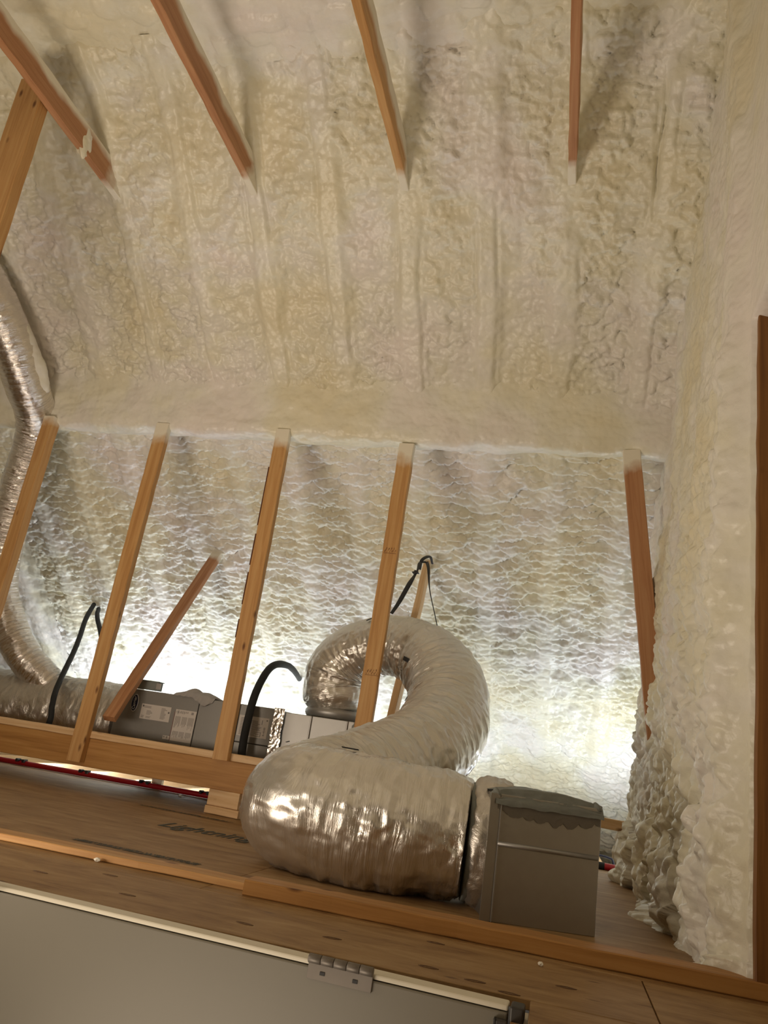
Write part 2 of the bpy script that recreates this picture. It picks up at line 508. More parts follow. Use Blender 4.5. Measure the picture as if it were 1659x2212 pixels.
def text_mesh(name, txt, size, mat, parent, world, ext=0.0006, sx=1.0, bold=0.0):
    cu = bpy.data.curves.new('tmp', 'FONT')
    cu.body = txt; cu.size = size; cu.extrude = ext; cu.align_x = 'CENTER'; cu.align_y = 'CENTER'; cu.offset = bold
    to = bpy.data.objects.new('tmp', cu); COL.objects.link(to)
    dg = bpy.context.evaluated_depsgraph_get()
    me = bpy.data.meshes.new_from_object(to.evaluated_get(dg))
    bpy.data.objects.remove(to)
    me.name = name
    if sx != 1.0:
        for v in me.vertices: v.co.x *= sx
    me.materials.clear()
    return link(name, me, mat, parent, world)

# ================================================================== SETTING
TAN = math.tan(R_(40)); CS = math.cos(R_(40)); SN = math.sin(R_(40))
YC, ZC = 3.82, 2.36                      # a point of the roof slope, at the purlin
RAFT0, RSP = -0.13, 0.40                 # rafters every 16 inches
XW = 0.46                                # face of the gable foam

def slope_z(y): return ZC - TAN * (y - YC)

def roof_foam(X, S):
    """height of the foam on the roof slope towards the room, S measured down the slope from the purlin"""
    wx = X + 0.02 * fbm(X * 3, S * 2.2, 3) + 0.012 * fbm(X * 9, S * 7, 5)
    ws = S + 0.05 * fbm(X * 2.5, S * 2.5, 8)
    ph = (wx - RAFT0) / RSP
    d = np.abs(ph - np.round(ph)) * RSP           # distance to the nearest rafter
    rid = np.round(ph)
    up = 1 - sstep(-0.02, 0.12, S)
    lo = 1 - up
    lump = sstep(-0.35, 0.35, fbm(X * 1.7 + 4, S * 1.3, 21) + 0.15)
    # ---- upper slope
    width = 0.030 + 0.022 * (_hash(rid, rid * 0, 3) - 0.5)
    bay = sstep(width, width + 0.06, d)
    h = -0.034 * bay + 0.034 * fbm(X * 2.6, S * 1.9, 31) * bay + 0.012 * fbm(X * 7, S * 4, 32)
    crev = np.exp(-((d - width - 0.018) / 0.012) ** 2) * sstep(-0.15, 0.45, fbm(X * 4 + rid, S * 3.0, 33))
    h = h - 0.022 * crev
    f1, i1, dy1, s1 = worley(wx / 0.060 + 0.5 * fbm(X * 14, S * 14, 40), ws / 0.048 + 0.4 * fbm(X * 13, S * 13, 45), 41)
    f2, i2, dy2, s2 = worley(wx / 0.030 + 0.5 * fbm(X * 26, S * 26, 46), ws / 0.025 + 0.4 * fbm(X * 20, S * 20, 44), 42)
    amp = (0.30 + 0.70 * bay) * (0.25 + 0.75 * lump)
    dm_ = lambda F: np.clip(1 - F * F, 0, 1) ** 0.7
    hu = h + amp * (0.034 * dm_(f1) * (0.25 + i1) + 0.022 * dm_(f2) * (0.35 + i2) - 0.012)
    hu = hu + amp * 0.030 * (billow(wx * 5.5, ws * 7.5, 47, 2) - 0.6)
    ledge = sstep(0.1, 0.5, fbm(X * 3.1, S * 2.3, 49)) * bay
    hu = hu + 0.010 * ledge * (((ws * 7.5 + 0.5 * fbm(X * 5, S * 3, 43)) % 1.0) - 0.5)
    # a thick lift of foam ending in a ledge near the gable
    wn = sstep(0.235, 0.262, X) * (1 - sstep(0.40, 0.46, X))
    hu = hu + 0.050 * wn * (1 - sstep(-1.365, -1.345, S + 0.05 * fbm(X * 9, X * 0, 61))) * sstep(-1.60, -1.45, S)
    hu = hu - 0.035 * np.exp(-((X - 0.245 - 0.01 * fbm(S * 6, S * 0, 62)) / 0.010) ** 2) * sstep(-1.55, -1.4, S) * (1 - sstep(-1.1, -0.8, S))
    # ---- lower slope: broad drooping scallops in rows across each bay
    width2 = 0.03
    bay2 = sstep(width2, width2 + 0.05, d)
    g = 0.4 * fbm(X * 5, S * 5, 50)
    g = 0.55 * fbm(X * 7, S * 8, 50); g2 = 0.5 * fbm(X * 16, S * 18, 57)
    F1, I1, D1, S1 = worley(wx / 0.145 + g, ws / 0.092 + g, 51)
    F2, I2, D2, S2 = worley(wx / 0.062 + g2, ws / 0.040 - g2, 52)
    F3, I3, D3, S3 = worley(wx / 0.028 + g2, ws / 0.019, 53)
    dome = lambda F: np.sqrt(np.clip(1 - F * F * 0.95, 0, 1))
    a2 = 0.45 + 0.55 * bay2
    hl = -0.03 * bay2 + 0.02 * fbm(X * 2, S * 1.6, 54)
    hl = hl + a2 * (0.050 * (dome(F1) - 0.5 + 0.55 * np.clip(D1, -0.8, 0.8)) * (0.45 + 0.75 * I1)
                    + 0.024 * (dome(F2) - 0.5 + 0.6 * np.clip(D2, -0.8, 0.8)) * (0.4 + 0.8 * I2)
                    + 0.006 * (dome(F3) - 0.5 + 0.4 * D3))
    return up * hu + lo * hl

def slope_patch(name, xs, ss, mat, parent=None):
    S, X = np.meshgrid(ss, xs, indexing='ij')
    h = roof_foam(X, S)
    # foam thickens where roof and gable meet
    cove = np.clip((X - 0.02) / (0.62 - 0.02), 0, 1)
    nearside = 1 - sstep(-0.1, 0.35, S)
    h = h + nearside * 0.20 * cove ** 2.2 + 0.02 * cove
    # swollen foam at the ridge
    rg = sstep(0.22, 0.0, S + 1.76) if False else 1 - sstep(0.0, 0.20, S + 1.76)
    h = h + 0.06 * rg + 0.05 * rg * fbm(X * 4, S * 4, 77)
    # undulating blob by the second tie
    Y = YC + S * CS - h * SN
    Z = ZC - S * SN - h * CS
    P = np.stack([X, Y, Z], -1)
    me = grid_mesh(name, P, True)
    return link(name, me, mat, parent, Matrix() if parent else None)

xs_f = np.arange(-3.95, 0.66, 0.0078)
ceiling = slope_patch('ceiling', xs_f, np.arange(-1.80, 4.1, 0.0078), M['foam'])
tag(ceiling, 'cream spray foam covering the underside of the roof slope', kind='structure')
sl = slope_patch('foam_slope_far_left', np.arange(-5.6, -3.94, 0.022), np.arange(-1.80, 4.1, 0.022), M['foam'], ceiling)

def flat_foam(name, origin, du, dv, nrm, lu, lv, step, amp, parent, seed):
    u = np.arange(0, lu + step, step); v = np.arange(0, lv + step, step)
    V, U = np.meshgrid(v, u, indexing='ij')
    F, I, D, S = worley(U / 0.10, V / 0.08, seed)
    h = amp * (np.sqrt(np.clip(1 - F * F, 0, 1)) - 0.5) * (0.4 + I) + amp * 1.2 * fbm(U * 2, V * 2, seed + 3)
    o = np.array(origin, float); du = np.array(du, float); dv = np.array(dv, float); nr = np.array(nrm, float)
    P = o + U[..., None] * du + V[..., None] * dv + h[..., None] * nr
    return link(name, grid_mesh(name, P), M['foam'], parent, Matrix() if parent else None)

ZR = ZC + 1.78 * SN - 0.06
YR = YC - 1.78 * CS
flat_foam('ridge_foam', (-5.6, YR + 0.10, ZR), (1, 0, 0), (0, -1, 0), (0, 0, -1), 6.3, 0.6, 0.010, 0.045, ceiling, 81)
flat_foam('rear_slope_foam', (-5.6, YR - 0.42, ZR), (1, 0, 0), (0, -CS, -SN), (0, SN, -CS), 6.3, 4.8, 0.03, 0.03, ceiling, 83)

# gable wall foam (right)
def gable():
    ys = np.arange(-2.2, 1.9, 0.03); ys = np.r_[ys, np.arange(1.9, 4.62, 0.008)]
    zs = np.arange(-0.03, 3.72, 0.008)
    Zz, Yy = np.meshgrid(zs, ys, indexing='ij')
    low = 1 - sstep(0.5, 2.3, Zz)
    vlow = 1 - sstep(0.0, 0.5, Zz)
    wy = Yy + 0.03 * fbm(Yy * 4, Zz * 4, 90)
    F1, I1, D1, S1 = worley(wy / 0.13 + 0.4 * fbm(Yy * 9, Zz * 9, 89), Zz / 0.10 + 0.5 * fbm(Yy * 7, Zz * 7, 91), 92)
    F2, I2, D2, S2 = worley(wy / 0.058, Zz / 0.05 + 0.5 * fbm(Yy * 14, Zz * 14, 93), 94)
    F3, I3, D3, S3 = worley(wy / 0.027, Zz / 0.024, 95)
    F4, I4, D4, S4 = worley(wy / 0.30, Zz / 0.26 , 96)
    dm = lambda F: np.sqrt(np.clip(1 - F * F * 0.95, 0, 1))
    h = 0.02 + 0.035 * fbm(Yy * 1.4, Zz * 0.8, 97)
    h = h + (0.014 + 0.034 * low) * (dm(F1) - 0.5 + 0.2 * D1 * low) * (0.3 + I1) + (0.018 + 0.035 * low) * (billow(Yy * 6, Zz * 6, 88) - 0.55)
    h = h + (0.013 + 0.022 * low) * (dm(F2) - 0.5) * (0.3 + I2)
    h = h + (0.005 + 0.008 * low) * (dm(F3) - 0.5)
    h = h + 0.10 * vlow * dm(F4) * I4 + 0.02 * low
    # stud lines under the foam
    st = np.abs(((Yy + 0.1) / 0.4) - np.round((Yy + 0.1) / 0.4)) * 0.4
    h = h - 0.012 * sstep(0.04, 0.09, st) * (1 - 0.4 * low)
    far = sstep(4.36, 4.60, Yy)
    h = h * (1 - 0.3 * far)
    # the foam runs out thin at its near edge by the post
    near = 1 - sstep(2.17, 2.26, Yy)
    h = h * (1 - 0.85 * near)
    back = (1 - sstep(2.145, 2.165, Yy)) * (1 - sstep(1.74, 1.80, Zz))
    xx = XW - h + far * 0.10 + near * 0.012 + back * 0.27
    # bottom hem wavers off the floor
    zz = Zz + 0.035 * (1 - sstep(0, 0.10, Zz)) * (0.5 + fbm(Yy * 6, Zz * 0, 98))
    P = np.stack([xx, Yy, zz], -1)
    me = grid_mesh('wall_right', P)
    o = link('wall_right', me, M['foam'])
    tag(o, 'lumpy cream spray foam on the gable wall at right', kind='structure')
    # return of the foam edge at its far end
    zs2 = np.arange(-0.03, 2.6, 0.02)
    q = []
    for t in np.linspace(0, 1, 14):
        yy = 4.60 + 0.05 * math.sin(t * math.pi); x = 0.50 + 0.14 * t
        hh = 0.03 * fbm(zs2 * 9, zs2 * 0 + t * 3, 99)
        q.append(np.stack([np.full_like(zs2, x) - hh, yy + hh, zs2], -1))
    link('foam_edge', grid_mesh('foam_edge', np.array(q).transpose(1, 0, 2)), M['foam'], o, Matrix())
    flat_foam('eave_gable_foam', (0.60, 4.55, -0.3), (0, 1, 0), (0, 0, 1), (-1, 0, 0), 2.6, 2.5, 0.014, 0.03, o, 103)
    return o
gable()
flat_foam('wall_left', (-5.55, -2.2, -0.3), (0, 1, 0), (0, 0, 1), (1, 0, 0), 9.5, 4.2, 0.04, 0.03, None, 105)
tag(bpy.data.objects['wall_left'], 'cream foam on the far left gable', kind='structure')

# ------------------------------------------------------------------ floor
floor = empty('floor', (0, 3.0, 0))
tag(floor, 'plywood sheets decking the attic floor', kind='structure')
def sheet(x0, x1, y0, y1, dz=0.0):
    return box('plywood_sheet', ((x0 + x1) / 2, (y0 + y1) / 2, -0.009 + dz), (x1 - x0 - 0.003, y1 - y0 - 0.003, 0.018), M['ply'], floor, 0.0012, seg=1)
sheet(-5.6, -3.33, 2.10, 4.72); sheet(-3.33, -0.893, 2.10, 4.72, -0.0008); sheet(-0.893, 0.72, 2.10, 4.72)
sheet(-5.6, -2.3, 1.72, 2.10); sheet(-2.3, 0.222, 1.72, 2.10, -0.0004); sheet(0.222, 0.72, 0.4, 2.10)
sheet(-0.02, 0.222, 0.4, 1.72, -0.0006); sheet(-5.6, -1.75, -2.2, 1.72); sheet(-1.75, 0.72, -2.2, 0.30)
# joists of the open eave beyond the decking and the drywall below them
box('eave_lid', (-2.4, 5.95, -0.27), (6.4, 2.7, 0.02), M['lower'], floor)
for i in range(15):
    jx = -5.4 + i * 0.4064
    board('joist', (jx, 4.60, -0.11), (jx, 6.9, -0.11), 0.038, 0.18, (1, 0, 0), M['wood_pale'], floor, seed=i)
box('hatch_curb', (-0.035, 1.0, -0.14), (0.03, 1.42, 0.24), M['wood_beam'], floor)
box('hatch_curb', (-1.74, 1.0, -0.14), (0.03, 1.42, 0.24), M['wood_beam'], floor)
box('hatch_curb', (-0.9, 0.29, -0.14), (1.7, 0.03, 0.24), M['wood_beam'], floor)
box('room_below', (-1.2, 1.0, -2.5), (6.0, 6.0, 0.05), M['lower'], floor)

# football shaped veneer plugs in the plywood
def plug_mesh():
    bm = bmesh.new()
    n = 14
    ring = []
    for k in range(n):
        a = 2 * math.pi * k / n
        x = 0.022 * math.cos(a); y = 0.008 * math.sin(a) * (1 - 0.35 * abs(math.cos(a)))
        ring.append((x, y))
    o = [bm.verts.new((x, y, 0.0)) for x, y in ring]
    t = [bm.verts.new((x, y, 0.0009)) for x, y in ring]
    i = [bm.verts.new((x * 0.84, y * 0.66, 0.0009)) for x, y in ring]
    d = [bm.verts.new((x * 0.82, y * 0.64, 0.0002)) for x, y in ring]
    for k in range(n):
        j = (k + 1) % n
        bm.faces.new((o[k], o[j], t[j], t[k])); bm.faces.new((t[k], t[j], i[j], i[k])); bm.faces.new((i[k], i[j], d[j], d[k]))
    me = bpy.data.meshes.new('veneer_plug'); bm.to_mesh(me); bm.free()
    me.materials.append(simple('plug_outline', (0.17, 0.09, 0.045), 0.7))
    return me
pm = plug_mesh()
for (x, y, a) in [(-0.97, 1.86, 0.1), (-1.24, 1.90, 0.0), (-0.655, 1.83, -0.1), (-0.46, 1.87, 0.2), (-0.23, 1.80, 0.0), (-0.13, 1.77, 0.1), (-0.06, 1.735, 0.0), (0.05, 1.88, 0.05), (0.19, 1.60, 0.1), (0.30, 1.80, 0.1), (-1.12, 2.03, 0.1), (-0.25, 2.04, 0.0)]:
    link('veneer_plug', pm, None, floor, Matrix.Translation((x, y, 0)) @ Matrix.Rotation(a, 4, 'Z'))

# stamped print and hand lettering on the decking
def streak(x0, y0, x1, y1, wy, seed):
    r = random.Random(seed)
    bm = bmesh.new()
    n = 60
    for i in range(n):
        for row in range(3):
            if r.random() < 0.16: continue
            t0 = (i + r.uniform(0, 0.2)) / n; t1 = (i + r.uniform(0.75, 1.1)) / n
            yy = y0 + (y1 - y0) * t0 + (row - 1) * wy / 3 * (0.8)
            hh = wy / 3 * r.uniform(0.35, 0.9) / 2
            xa = x0 + (x1 - x0) * t0; xb = x0 + (x1 - x0) * t1
            vs = [bm.verts.new((xa, yy - hh, 0.0006)), bm.verts.new((xb, yy - hh, 0.0006)), bm.verts.new((xb, yy + hh, 0.0006)), bm.verts.new((xa, yy + hh, 0.0006))]
            bm.faces.new(vs)
    return tag(bm_to('stamped_print', bm, M['stamp'], floor, Matrix()), kind='stuff')
streak(-1.985, 3.72, -1.471, 3.68, 0.05, 1)
streak(-1.507, 2.45, -1.053, 2.434, 0.055, 2)
text_mesh('stamped_lettering', 'Lightning', 0.12, M['stamp'], floor, Matrix.Translation((-1.37, 3.20, 0.0006)) @ Matrix.Rotation(0.02, 4, 'Z') @ Matrix.Rotation(0, 4, 'X') @ Matrix.Diagonal((0.95, 1.9, 1, 1)), 0.0002, bold=0.0015)

# right post and the door-side framing
rp = empty('corner_post', (0.53, 2.20, 0))
tag(rp, 'dark orange wooden post at the right edge beside the gable foam', 'post')
o = board('post_board', (0.545, 2.21, -0.02), (0.556, 2.21, 1.80), 0.15, 0.14, (1, 0, 0), M['wood_dark'], rp, seed=3)
o = board('post_cap', (0.49, 2.19, 1.82), (0.66, 2.19, 1.90), 0.10, 0.038, (0, 1, 0), M['wood_red'], rp, seed=5)

# ------------------------------------------------------------------ purlin band under foam
def purlin():
    xs = np.arange(-5.5, 0.60, 0.010)
    prof = [(3.80, 2.47), (3.80, 2.42), (3.812, 2.375), (3.822, 2.32), (3.828, 2.26), (3.832, 2.18), (3.835, 2.115), (3.85, 2.082), (3.88, 2.068), (3.93, 2.070), (3.975, 2.09), (4.00, 2.13), (4.01, 2.20), (4.01, 2.28)]
    Q, s = catmull([(a, b_, 0) for a, b_ in prof], 0.010)
    T = np.gradient(Q[:, :2], axis=0); T /= np.linalg.norm(T, axis=1)[:, None]
    nrm = np.stack([-T[:, 1] * -1 * -1, T[:, 0] * -1 * -1], -1)
    nrm = np.stack([T[:, 1], -T[:, 0]], -1)
    Sg, Xg = np.meshgrid(s, xs, indexing='ij')
    F1, I1, D1, S1 = worley(Xg / 0.11, Sg / 0.06, 121)
    h = 0.018 * fbm(Xg * 2.4, Sg * 5, 122) + 0.012 * fbm(Xg * 9, Sg * 14, 123) + 0.008 * (np.sqrt(np.clip(1 - F1 * F1, 0, 1)) - 0.5) * (0.3 + I1)
    ed = np.minimum(sstep(0, 0.12, Sg), 1)
    h = h * (0.5 + 0.5 * ed) + 0.012 * fbm(Xg * 5, Sg * 8, 124)
    P = np.stack([Xg, Q[:, 0][:, None] + nrm[:, 0][:, None] * h, Q[:, 1][:, None] + nrm[:, 1][:, None] * h], -1)
    o = link('trim_1', grid_mesh('trim_1', P), M['foam'])
    tag(o, 'foam-covered purlin band crossing the roof slope', kind='structure')
purlin()

# ================================================================== COLLAR TIES
TZ = 3.04
ties = [(-2.53, 'leftmost collar tie, dark reddish side, foam blob midway, a post hanging under it', 'wood_red', 2.98),
        (-1.73, 'second overhead collar tie from the left, reddish side, slanting into the roof foam', 'wood_red', 2.97),
        (-0.93, 'third overhead collar tie from the left, knotty, running into foam at image centre', 'wood', 2.99),
        (-0.13, 'rightmost overhead collar tie, narrow plain orange edge seen almost end on', 'wood_red', 3.0)]
for i, (x, lab, mt, ye) in enumerate(ties):
    t = board('collar_tie', (x, 0.2, TZ + 0.07), (x, 3.06, TZ + 0.07), 0.038, 0.14, (1, 0, 0), M[mt], seed=i + 20, spray=2.68, wob=0.002, top=0.048 if i in (0, 1) else 0.02 if i == 2 else 0.05)
    tag(t, lab, 'collar tie', 'overhead collar ties')
    # sleeve of foam running along the board where it enters the roof
    bm = bmesh.new()
    bmesh.ops.create_uvsphere(bm, u_segments=28, v_segments=16, radius=1)
    for v in bm.verts:
        n = math.sin(v.co.x * 7 + i) * 0.06 + math.sin(v.co.z * 9 + v.co.y * 5) * 0.05
        v.co = Vector((v.co.x * 0.16, v.co.y * 0.040, v.co.z * 0.05)) * (1 + n)
    bm_to('foam_sleeve', bm, M['foam'], t, Matrix.Translation((x, 3.07, TZ + 0.035)) @ Matrix.Rotation(R_(-40), 4, 'X') @ Matrix.Rotation(R_(90), 4, 'Z'), True)
    if i == 0:
        bm = bmesh.new()
        bmesh.ops.create_uvsphere(bm, u_segments=24, v_segments=14, radius=1)
        for v in bm.verts:
            n = math.sin(v.co.x * 5) * 0.1 + math.sin(v.co.z * 6 + v.co.y * 5) * 0.1
            v.co = Vector((v.co.x * 0.030, v.co.y * 0.045, v.co.z * 0.085)) * (1 + n)
        bm_to('foam_blob', bm, M['foam'], t, Matrix.Translation((x, 2.66, TZ + 0.06)), True)
hp = board('hanging_post', (-2.580, 2.38, 1.2), (-2.630, 2.38, 3.19), 0.150, 0.060, (1, 0, 0), M['wood'], seed=31)
tag(hp, 'knotty orange post hanging from the leftmost collar tie at the left edge', 'post')

# ================================================================== PURLIN POSTS, BEAM, BRACES
YB = 3.87
posts = [(-3.225, 2.10, -3.24, 0.12, 0.075, 0.07, 'leftmost purlin post, two orange faces visible, standing in front of the silver duct'),
         (-2.45, 2.10, -2.475, 0.138, 0.082, 0.045, 'second purlin post from the left, a dark knothole near its foamed top'),
         (-1.675, 2.10, -1.66, 0.262, 0.084, 0.042, 'third purlin post from the left, dark bark along its left edge'),
         (-0.935, 2.05, -0.95, 0.20, 0.084, 0.042, 'purlin post in front of the looped duct, grade stamps on its face')]
for i, (xt, zt, xb, zb, wd, th, lab) in enumerate(posts):
    L = zt - zb
    p = board('purlin_post', (xb, YB - th / 2, zb), (xt, YB - th / 2, zt), wd, th, (1, 0, 0), M['wood'], seed=i + 40, spray=L - 0.09 + (0.06 if i == 0 else 0))
    tag(p, lab, 'post', 'upright posts below the purlin')
    if i == 2:   # bark left along the arris of the board
        bark = simple('bark', (0.10, 0.03, 0.012), 0.8)
        for z0, z1 in [(0.62, 0.72), (0.80, 0.98), (1.02, 1.20), (1.25, 1.60)]:
            bb = box_bm(z1 - z0, 0.007, 0.010, 0.002, 1)
            q = bm_to('bark_strip', bb, bark, p)
            q.matrix_local = Matrix.Translation(((z0 + z1) / 2, -wd / 2 - 0.001, -th / 2 + 0.004))
    if i == 3:   # grade stamps
        st = bpy.data.materials.get('stamp_ink')
        for zz in (1.42, 0.78):
            bm = bmesh.new()
            r = random.Random(int(zz * 100))
            for k in range(14):
                w0 = r.uniform(0.003, 0.008); h0 = r.uniform(0.003, 0.012)
                cx = -0.030 + k * 0.0045; cz = 0.008 * (k % 3)
                vs = [bm.verts.new((cx + a, 0, cz + b_)) for a, b_ in ((0, 0), (w0 * 0.5, 0), (w0 * 0.5, h0), (0, h0))]
                bm.faces.new(vs[::-1])
            vs = [bm.verts.new(v) for v in ((-0.034, 0, -0.006), (0.034, 0, -0.006), (0.034, 0, -0.004), (-0.034, 0, -0.004))]
            bm.faces.new(vs)
            bm_to('grade_stamp', bm, M['ink_soft'] if False else simple('faded_stamp', (0.22, 0.10, 0.04), 0.7), p, Matrix.Translation((-0.94, YB - th - 0.0025, zz)))

gp = board('purlin_post', (0.435, YB - 0.02, 0.62), (0.252, YB - 0.02, 2.08), 0.088, 0.040, (1, 0, 0), M['wood_red'], seed=47, spray=1.38)
tag(gp, 'leaning board beside the gable wall at right, its top whitened by foam', 'post', 'upright posts below the purlin')

beam = board('floor_beam', (-5.3, YB + 0.019, 0.190), (-0.35, YB + 0.019, 0.190), 0.038, 0.145, (0, 1, 0), M['wood_beam'], seed=50, wob=0.001)
tag(beam, 'long brown beam on blocks above the floor, posts nailed to its face', 'beam')
cap = board('beam_cap', (-5.3, YB + 0.03, 0.281), (-0.35, YB + 0.03, 0.281), 0.070, 0.036, (0, 1, 0), M['wood_pale'], seed=51)
tag(cap, 'pale flat board capping the long floor beam', 'board')
bk = board('support_block', (-1.700, 3.965, 0.078), (-1.515, 3.925, 0.078), 0.13, 0.078, (0, 1, 0), M['wood_pale'], seed=52)
tag(bk, 'upper pale wood block carrying the long beam beside the big duct', 'block', 'blocks under the beam')
bk = board('support_block', (-1.700, 3.955, 0.0195), (-1.50, 3.915, 0.0195), 0.14, 0.037, (0, 1, 0), M['wood_pale'], seed=53)
tag(bk, 'lower flat wood block resting on the plywood under the beam', 'block', 'blocks under the beam')

b1 = board('diagonal_brace', (-2.400, 3.95, 0.375), (-2.400, 4.83, 1.60), 0.072, 0.040, (1, 0, 0), M['wood_red'], seed=55, spray=1.40)
b1 = b1
tag(b1, 'slanting brown brace rising from the foot of the second post into foam', 'brace')
b2 = board('diagonal_brace', (-0.865, 3.98, 0.30), (-0.905, 4.76, 1.63), 0.040, 0.088, (1, 0, 0), M['wood_pale'], seed=56)
tag(b2, 'thin pale brace crossing in front of the looped duct below the strap', 'brace')
sb = board('stub_board', (0.10, 4.22, 0.253), (0.50, 4.22, 0.236), 0.04, 0.05, (0, 1, 0), M['wood_pale'], seed=57)
tag(sb, 'short pale board between the register box and the gable foam', 'board')

# nailed floor strips
s1 = board('floor_strip', (-4.2, 2.232, 0.0105), (-0.800, 2.222, 0.0105), 0.086, 0.019, (0, 1, 0), M['wood'], seed=60)
tag(s1, 'thin orange strip nailed to the plywood at left, ending at the sheet joint', 'strip', 'wood strips on the floor')
s2 = board('floor_strip', (-0.782, 2.165, 0.0195), (0.60, 2.182, 0.0195), 0.088, 0.038, (0, 1, 0), M['wood_beam'], seed=61)
tag(s2, 'thicker orange board lying on the plywood in front of duct and box', 'strip', 'wood strips on the floor')

# ================================================================== RED PIPE
rpipe = tube('red_pipe', [(-5.3, 4.66, 0.017, 0.016), (-3.6, 4.665, 0.017, 0.016), (-2.0, 4.66, 0.017, 0.016), (-0.8, 4.655, 0.017, 0.016), (0.357, 4.62, 0.017, 0.017)], M['red'], step=0.05, nu=14)
tag(rpipe, 'red plastic tube clipped along the far edge of the plywood', 'pipe')
cyl = rpipe.matrix_world.translation.copy()
for x in (-3.40, -2.93, -2.50, -2.09):
    bm = box_bm(0.018, 0.045, 0.020, 0.004, 1)
    g = bmesh.ops.create_cube(bm, size=1.0, matrix=Matrix.Translation((0.045, 0.006, -0.001)))
    bmesh.ops.scale(bm, vec=(0.016, 0.040, 0.020), verts=g['verts'], space=Matrix.Translation((-0.045, -0.006, 0.001)))
    g = bmesh.ops.create_cube(bm, size=1.0, matrix=Matrix.Translation((0.022, 0.012, 0.002)))
    bmesh.ops.scale(bm, vec=(0.05, 0.008, 0.008), verts=g['verts'], space=Matrix.Translation((-0.022, -0.012, -0.002)))
    bm_to('pipe_clip', bm, M['strap'], rpipe, Matrix.Translation((x, 4.65, 0.033)))
tube('pipe_coupling', [(0.235 - cyl.x, 4.625 - cyl.y, 0.017 - cyl.z, 0.019), (0.262 - cyl.x, 4.623 - cyl.y, 0.017 - cyl.z, 0.019), (0.278 - cyl.x, 4.622 - cyl.y, 0.017 - cyl.z, 0.019)], M['black'], rpipe, 0.01, 12).matrix_local = Matrix()

# work light stand glimpsed beside the register box
wl = empty('work_light', (0.20, 4.95, 0))
tag(wl, 'dark blue tube handle of a work light standing behind the register box', 'work light')
tube('light_stand', [(0.05, 4.9, 0.052, 0.006), (0.20, 4.9, 0.050, 0.006), (0.285, 4.9, 0.046, 0.006), (0.318, 4.9, 0.040, 0.006), (0.34, 4.9, 0.02, 0.006), (0.36, 4.9, -0.16, 0.006)], M['blue_steel'], wl, 0.01, 10).matrix_local = full(wl).inverted()
box('light_head', (0.02, 4.95, 0.02), (0.16, 0.06, 0.10), M['blue_steel'], wl, 0.006)

# ================================================================== DUCTS
def wrinkle(amp_l, amp_c, seed, lump=0.0, period=0.16, inner=1.0, crk=0.0):
    def f(U, V, bend, D):
        th = U * 2 * math.pi
        cx = np.cos(th); sx_ = np.sin(th)
        # periodic around: sample noise on cylinder approximated by blending
        def cyl(su, sv, sd, o=4):
            a = fbm(U * su, V * sv, sd, o); b_ = fbm((U - 1) * su, V * sv, sd, o)
            t = sstep(0.8, 1.0, U)
            return a * (1 - t) + b_ * t
        inn = np.clip(bend * 0.22, 0, 1.2)
        r = amp_l * cyl(6, 26, seed) + amp_l * 0.6 * (0.5 - np.abs(cyl(9, 55, seed + 1, 3))) * (0.5 + 1.2 * inn * inner)
        r = r + amp_c * inn * inner * (0.5 - np.abs(cyl(5, 30, seed + 2, 3)) * 2)
        r = r + lump * cyl(2.5, 4.0, seed + 4, 2)
        r = r + lump * 0.45 * (np.abs(np.sin(V * math.pi / period + 3.0 * cyl(3, 5, seed + 6, 3))) ** 0.5 - 0.6) * np.clip(0.4 - D[..., 2], 0, 1)
        n1 = cyl(26, 22, seed + 8, 4); n2 = cyl(15, 34, seed + 9, 3)
        r = r + crk * (0.35 - np.abs(n1) * 1.8) + crk * 0.8 * (0.35 - np.abs(n2) * 1.8)
        return r
    return f

RD = 0.192
path = [(-1.262, 4.43, 0.60, 0.150), (-1.272, 4.43, 0.66, 0.186), (-1.290, 4.43, 0.76, 0.186), (-1.262, 4.42, 0.87, 0.180), (-1.150, 4.38, 0.965, 0.172), (-0.968, 4.31, 1.005, 0.170),
        (-0.760, 4.20, 0.955, 0.182), (-0.605, 4.05, 0.800, 0.196), (-0.545, 3.85, 0.630, 0.205), (-0.560, 3.58, 0.480, 0.207),
        (-0.650, 3.32, 0.365, 0.203), (-0.760, 3.10, 0.285, 0.200), (-0.840, 2.93, 0.230, 0.200), (-0.860, 2.76, 0.205, 0.205), (-0.790, 2.655, 0.200, 0.205), (-0.650, 2.63, 0.198, 0.204), (-0.450, 2.64, 0.192, 0.198), (-0.290, 2.665, 0.186, 0.186), (-0.262, 2.668, 0.185, 0.170)]
duct = tube('flexible_duct', path, M['foil'], step=0.0075, nu=168, disp=wrinkle(0.006, 0.026, 5, 0.020, 0.19, crk=0.0055), floor=0.0)
tag(duct, 'thick silver foil insulated duct looping over, then lying on the plywood', 'duct')
dm = duct.matrix_world.translation.copy()
def tpart(name, pts, mat, par, org, **kw):
    o = tube(name, [(a - org.x, b_ - org.y, c - org.z, r) for a, b_, c, r in pts], mat, par, **kw)
    o.matrix_local = Matrix()
    return o
tpart('clamp_band', [(-0.270, 2.668, 0.185, 0.176), (-0.258, 2.670, 0.185, 0.178), (-0.246, 2.672, 0.185, 0.176)], M['mastic'], duct, dm, step=0.006, nu=60)
tpart('foil_sleeve', [(-0.262, 2.668, 0.188, 0.165), (-0.246, 2.67, 0.188, 0.188), (-0.215, 2.675, 0.188, 0.198), (-0.170, 2.685, 0.188, 0.194), (-0.140, 2.69, 0.188, 0.186)], M['foil_wrap'], duct, dm, step=0.006, nu=140, disp=wrinkle(0.008, 0.004, 35, 0.010, crk=0.008))
